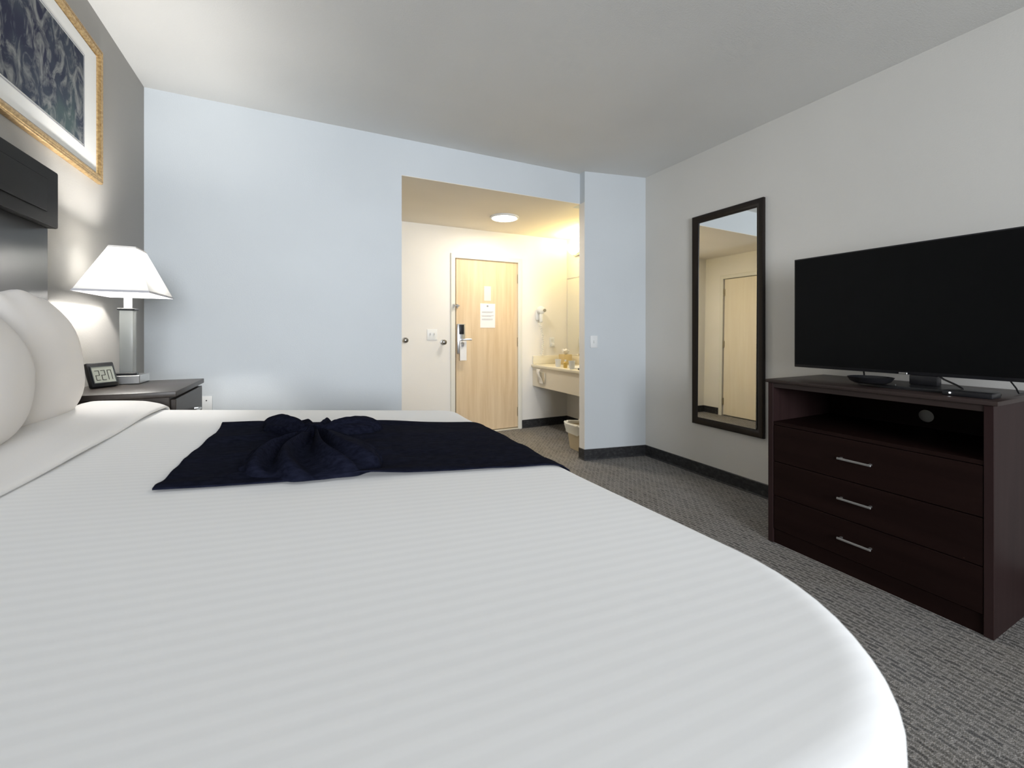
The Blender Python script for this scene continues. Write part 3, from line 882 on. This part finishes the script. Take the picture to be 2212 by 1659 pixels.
def pillow(name, cx, cy, cz, hx, hy, hz, label, seed, yaw=0.0, lean=0.03):
    rnd = random.Random(seed)
    m = MB(); nu, nv_ = 48, 28
    rings = []
    ph = [rnd.uniform(0, 6) for _ in range(6)]
    for j in range(nv_ + 1):
        # sections along height; superellipse in the Y-Z outline, lens in thickness
        v = -math.pi / 2 + math.pi * j / nv_
        ring = []
        for i in range(nu):
            u = 2 * math.pi * i / nu
            def sp(a, e): return math.copysign(abs(a) ** e, a)
            y = sp(math.cos(v), 0.45) * sp(math.cos(u), 0.62)
            z = sp(math.sin(v), 0.70)
            x = sp(math.cos(v), 0.95) * sp(math.sin(u), 0.9)
            # thinner toward all four edges, corners pulled out a little
            x *= (1 - 0.22 * abs(z) ** 3) * (1 - 0.30 * max(0.0, z) ** 1.5)
            y *= (1 - 0.24 * max(0.0, z) ** 2)
            k = 1 + 0.06 * abs(y * z) ** 2
            y *= k; z *= k
            z += 0.035 * math.sin(7 * y + ph[0]) * max(0, z) ** 4
            x += 0.035 * math.sin(4.2 * z + ph[1] + 2 * y) * (1 - abs(z)) + 0.02 * math.sin(9 * y + ph[2])
            tip = math.exp(-((abs(y) - 0.62) / 0.13) ** 2) * smoothstep(0.80, 1.0, z)
            z += 0.075 * tip
            px, py, pz = x * hx, y * hy, z * hz
            px -= lean * (pz + hz)
            px += 0.25 * hx * (-(pz / hz)) * 0.3
            c_, s_ = math.cos(yaw), math.sin(yaw)
            ring.append((cx + px * c_ - py * s_, cy + px * s_ + py * c_, cz + pz))
        rings.append(ring)
    m.loops(rings, True, True, True)
    o = m.build(name, M_pillow, origin=(cx, cy, cz - hz), smooth=60)
    return tag(o, label, 'pillow', 'white pillows against the headboard')


pillow('pillow', -0.705, 1.685, 1.091, 0.095, 0.195, 0.197, 'white pillow on the far side of the bed next to the nightstand', 3)
pillow('pillow', -0.655, 1.215, 1.084, 0.108, 0.245, 0.180, 'white pillow on the near side, cut by the left picture edge', 8)

# ------------------------------------------------------------------ runner with bow
def surf(x, y):
    """height of the duvet top including its rounded foot shoulder"""
    z = duvz(x, y)
    d = DX1 - x
    if d < 0.10:
        q = max(0.0, 1 - (max(d, 0.0) / 0.10))
        z -= 0.055 * (1 - math.sqrt(max(0, 1 - q * q)))
    return z


rn = thing('bed_runner', (0.2, 1.3, 0.82), 'navy blue cloth runner gathered into a bow across the bed', 'bed runner')
path = []
n = 64
for i in range(n + 1):
    x = -0.24 + (DX1 - 0.0005 + 0.24) * (i / n) ** 0.93
    path.append(('t', x))
for k in range(1, 12):
    path.append(('d', k / 11))
ny = 46
top = []
for kind, s_ in path:
    row = []
    for j in range(ny + 1):
        v = j / ny
        if kind == 't':
            x = s_
            left = max(0.0, 1 - (x + 0.24) / 0.25)
            xx = x + (0.028 * v - 0.014) * left + 0.004 * math.sin(9 * v + 1) * left
            y = 1.000 + 0.606 * v + 0.006 * math.sin(7 * x + 0.6) * (1 - v) + 0.003 * math.sin(11 * x) * v
            pinch = math.exp(-((x - 0.02) / 0.16) ** 2) * 0.0
            y = 1.3 + (y - 1.3) * (1 - pinch)
            z = surf(min(xx, DX1), y) + 0.0045
            near = math.exp(-((x - 0.02) / 0.24) ** 2)
            z += (0.0015 + 0.006 * near) * max(0.0, math.sin(34 * (y - 0.10 * math.sin(6 * x)) + 1.1)) ** 2
            z += 0.0022 * max(0, math.sin(38 * y + 5 * x + 2.5 * math.sin(3 * x))) + 0.002 * max(0, math.sin(22 * y - 9 * x))
            z += 0.004 * math.exp(-((v - 0.02) / 0.03) ** 2) + 0.003 * math.exp(-((v - 0.98) / 0.03) ** 2)
            row.append(Vector((xx, y, z)))
        else:
            y = 1.000 + 0.606 * v
            zt_ = surf(DX1, y) + 0.0045
            row.append(Vector((DX1 + 0.012 + 0.004 * math.sin(14 * v) * s_ + 0.010 * s_, y, zt_ - 0.014 - 0.20 * s_)))
    top.append(row)
bot = []
for (kind, s_), row in zip(path, top):
    off = Vector((0, 0, -0.0035)) if kind == 't' else Vector((-0.004, 0, 0))
    bot.append([p + off for p in row])
rings = [list(a) + list(b)[::-1] for a, b in zip(top, bot)]
MB().loops(rings, True, True, True).build('cloth', M_navy, rn, smooth=50)

# the bow: a gathered pinch with folds fanning out; each key = (angle deg, reach, crest height, lift)
K = [(-180, 0.045, 0.008), (-160, 0.060, 0.008), (-142, 0.09, 0.010), (-132, 0.14, 0.014), (-124, 0.25, 0.020), (-117, 0.325, 0.004), (-110, 0.345, 0.026), (-103, 0.352, 0.000),
     (-96, 0.372, 0.036), (-89, 0.366, 0.000), (-83, 0.362, 0.008), (-77, 0.365, 0.042), (-71, 0.350, 0.004), (-65, 0.335, 0.036), (-58, 0.300, 0.036), (-50, 0.19, 0.020), (-40, 0.11, 0.010), (-24, 0.075, 0.006),
     (-5, 0.045, 0.006), (12, 0.080, 0.008), (22, 0.20, 0.020), (30, 0.255, 0.030), (38, 0.262, 0.030), (47, 0.225, 0.010), (56, 0.195, 0.022), (66, 0.185, 0.004), (77, 0.195, 0.020),
     (90, 0.175, 0.000), (100, 0.19, 0.016), (107, 0.215, 0.006), (115, 0.238, 0.028), (124, 0.240, 0.028), (134, 0.19, 0.012), (150, 0.07, 0.008), (180, 0.045, 0.008)]


def kf(a, idx):
    for p, q in zip(K, K[1:]):
        if p[0] <= a <= q[0]:
            t_ = (a - p[0]) / (q[0] - p[0]); t_ = t_ * t_ * (3 - 2 * t_)
            return p[idx] + (q[idx] - p[idx]) * t_
    return K[0][idx]


PX, PY = 0.022, 1.360
NA, NR = 300, 30
rings = []
for k in range(NR + 1):
    r_ = k / NR
    ring = []
    for i in range(NA):
        a = -180 + 360 * i / NA
        R = kf(a, 1); crest = kf(a, 2)
        rad = 0.004 + (R - 0.004) * r_
        sw_ = a + 10 * math.sin(math.pi * r_) * math.cos(math.radians(a * 2))
        x = PX + rad * math.cos(math.radians(sw_)); y = PY + rad * math.sin(math.radians(sw_))
        b0 = surf(min(x, DX1 - 0.01), y) + 0.006
        pinch = 0.028 * math.exp(-(rad / 0.035) ** 2)
        prof = (min(1.0, rad / 0.10)) ** 0.7 * math.sqrt(max(0.0, 1 - r_ ** 7))
        fine_ = (0.0095 * (1 - abs(math.sin(math.radians(a) * 8.5 + 1.2 * r_))) ** 2 + 0.002 * math.sin(math.radians(a) * 23 + 3 * r_)) * min(1, rad / 0.06) * (1 - r_ ** 4)
        z = b0 + 0.012 * math.sqrt(max(0, 1 - r_ ** 10)) + pinch + crest * prof + fine_
        ring.append((x, y, z))
    rings.append(ring)
base_ring = [(p[0], p[1], surf(min(p[0], DX1 - 0.01), p[1]) + 0.0055) for p in rings[-1]]
rings.append(base_ring)
m = MB(); m.loops(rings, True, True, True)
m.build('bow', M_navy, rn, smooth=60)
# twisted core of the gather
m = MB()
m.tube([(PX - 0.020, PY + 0.060, 0.885), (PX - 0.010, PY + 0.025, 0.902), (PX, PY - 0.010, 0.899), (PX + 0.006, PY - 0.05, 0.884)], 0.009, 10)
m.tube([(PX + 0.026, PY + 0.060, 0.884), (PX + 0.008, PY + 0.020, 0.900), (PX - 0.004, PY - 0.015, 0.899), (PX - 0.018, PY - 0.05, 0.883)], 0.008, 10)
m.build('gather', M_navy, rn)

# ------------------------------------------------------------------ tv stand dresser
ds = thing('dresser', (2.64, 1.075, 0), 'dark brown media dresser with open shelf and three drawers', 'dresser')
Y0, Y1, Xf, Xb, ZT = 0.638, 1.512, 2.356, 2.925, 0.912
MB().box(Xf - 0.008, Xb, Y0 - 0.012, Y1 + 0.012, ZT - 0.018, ZT, 0.003).build('table_top', M_espresso_top, ds)
MB().box(Xf, Xb, Y0, Y0 + 0.028, 0.001, ZT - 0.0185, 0.0015, 1).build('side_panel', M_espresso_side, ds)
MB().box(Xf, Xb, Y1 - 0.028, Y1, 0.001, ZT - 0.0185, 0.0015, 1).build('side_panel', M_espresso_side, ds)
MB().box(Xf + 0.004, Xf + 0.024, Y0 + 0.0285, Y1 - 0.0285, 0.868, ZT - 0.0185).build('top_rail', M_espresso_top, ds, smooth=0)
MB().box(Xf + 0.004, Xb - 0.012, Y0 + 0.0285, Y1 - 0.0285, 0.660, 0.678, 0.001, 1).build('shelf', M_espresso, ds)
# back panel with a cable hole
m = MB(); yc, zc, rh, nh, sh = 1.033, 0.738, 0.032, 32, 0.040
ya, yb, za, zb = Y0 + 0.0285, Y1 - 0.0285, 0.0, ZT - 0.019
xb0, xb1 = Xb - 0.011, Xb - 0.003
ringo, ringi = [], []
for i in range(nh):
    a = 2 * math.pi * i / nh
    ci, si = math.cos(a), math.sin(a)
    tt_ = sh / max(abs(ci), abs(si))
    ringo.append((yc + ci * tt_, zc + si * tt_)); ringi.append((yc + ci * rh, zc + si * rh))
m.loops([[(xb0, y, z) for y, z in ringo], [(xb0, y, z) for y, z in ringi], [(xb1, y, z) for y, z in ringi], [(xb1, y, z) for y, z in ringo]], True, wrap=True)
m.box(xb0, xb1, ya, yc - sh, 0.01, zb).box(xb0, xb1, yc + sh, yb, 0.01, zb).box(xb0, xb1, yc - sh, yc + sh, 0.01, zc - sh).box(xb0, xb1, yc - sh, yc + sh, zc + sh, zb)
m.build('back_panel', M_espresso, ds, smooth=0)
MB().box(Xf + 0.010, Xf + 0.026, Y0 + 0.0285, Y1 - 0.0285, 0.001, 0.078).build('plinth', M_espresso, ds, smooth=0)
for z0, z1, zh in ((0.458, 0.657, 0.562), (0.268, 0.454, 0.368), (0.082, 0.264, 0.174)):
    dr = MB().box(Xf + 0.002, Xf + 0.020, Y0 + 0.030, Y1 - 0.030, z0, z1, 0.0015, 1).build('drawer', M_espresso, ds)
    m = MB().box(Xf - 0.028, Xf - 0.020, 1.018, 1.157, zh - 0.005, zh + 0.005, 0.0015, 1)
    m.box(Xf - 0.0205, Xf + 0.0015, 1.024, 1.032, zh - 0.004, zh + 0.004).box(Xf - 0.0205, Xf + 0.0015, 1.143, 1.151, zh - 0.004, zh + 0.004)
    m.build('handle', M_steel, dr)

# ------------------------------------------------------------------ television
tv = thing('television', (2.62, 0.95, ZT), 'large black flat-screen television standing on the dresser', 'television')
TY0, TY1, TZ0, TZ1 = 0.385, 1.513, 0.972, 1.603
MB().box(2.603, 2.628, TY0, TY1, TZ0, TZ1, 0.003).box(2.628, 2.66, TY0 + 0.20, TY1 - 0.20, TZ0 + 0.03, TZ1 - 0.20, 0.01).build('tv_housing', M_black, tv)
MB().box(2.6005, 2.6028, TY0 + 0.007, TY1 - 0.007, TZ0 + 0.016, TZ1 - 0.007).build('screen', M_screen, tv, smooth=0)
MB().box(2.5985, 2.6028, 0.990, 1.022, TZ0 + 0.001, TZ0 + 0.009, 0.001, 1).build('logo_badge', M_chrome, tv)
MB().box(2.605, 2.655, 0.885, 0.985, ZT + 0.0145, ZT + 0.0595, 0.004).build('stand_neck', M_black, tv)
m = MB(); rings = []
for s_, z in ((1, 0.001), (1.0, 0.009), (0.97, 0.014)):
    rings.append([(2.585 + 0.125 * s_ * math.cos(2 * math.pi * i / 48), 0.93 + 0.25 * s_ * math.sin(2 * math.pi * i / 48), ZT + z) for i in range(48)])
m.loops(rings, True, True, True); m.build('stand_base', M_black, tv)
MB().lathe([(0.003, 0), (0.004, 0.006)], (2.485, 0.99, ZT + 0.0145), 'z', 10).build('badge_stud', M_chrome, tv)

bl = MB().lathe([(0.060, 0.0), (0.078, 0.010), (0.090, 0.030), (0.086, 0.031), (0.070, 0.014), (0.001, 0.010)], (2.48, 1.085, ZT + 0.0155), 'z', 40).build('shallow_dish', M_black, origin=(2.48, 1.085, ZT + 0.015))
tag(bl, 'shallow round black dish on the left end of the television stand base', 'dish')
bx = thing('media_box', (2.47, 0.70, ZT), 'slim black media box on the near end of the dresser', 'media box')
MB().box(2.40, 2.49, 0.655, 0.80, ZT + 0.0008, ZT + 0.022, 0.003).build('box_body', M_black, bx)
MB().lathe([(0.003, -0.0025), (0.003, 0)], (2.3995, 0.775, ZT + 0.013), 'x', 10).build('indicator_light', M_led, bx)
cb = MB().tube([(2.635, 0.90, 0.985), (2.60, 0.86, 0.962), (2.545, 0.80, 0.945), (2.50, 0.77, 0.937), (2.492, 0.762, 0.925)], 0.004, 8).build('cable', M_black, origin=(2.55, 0.8, ZT))
tag(cb, 'black cable looping from the television stand to the media box', 'cable')
cb = MB().tube([(2.68, 1.205, 1.05), (2.685, 1.205, 0.98), (2.69, 1.20, ZT + 0.006), (2.74, 1.19, ZT + 0.005), (2.90, 1.17, ZT + 0.005)], 0.004, 8).build('cable', M_black, origin=(2.70, 1.2, ZT))
tag(cb, 'thin black cable dropping behind the television next to the shallow dish', 'cable')
cb = MB().tube([(2.67, 0.69, 1.05), (2.68, 0.685, 0.98), (2.69, 0.665, 0.94), (2.70, 0.66, ZT + 0.006), (2.82, 0.66, ZT + 0.005)], 0.003, 8).build('cable', M_black, origin=(2.70, 0.67, ZT))
tag(cb, 'thin black cable behind the near end of the television', 'cable')
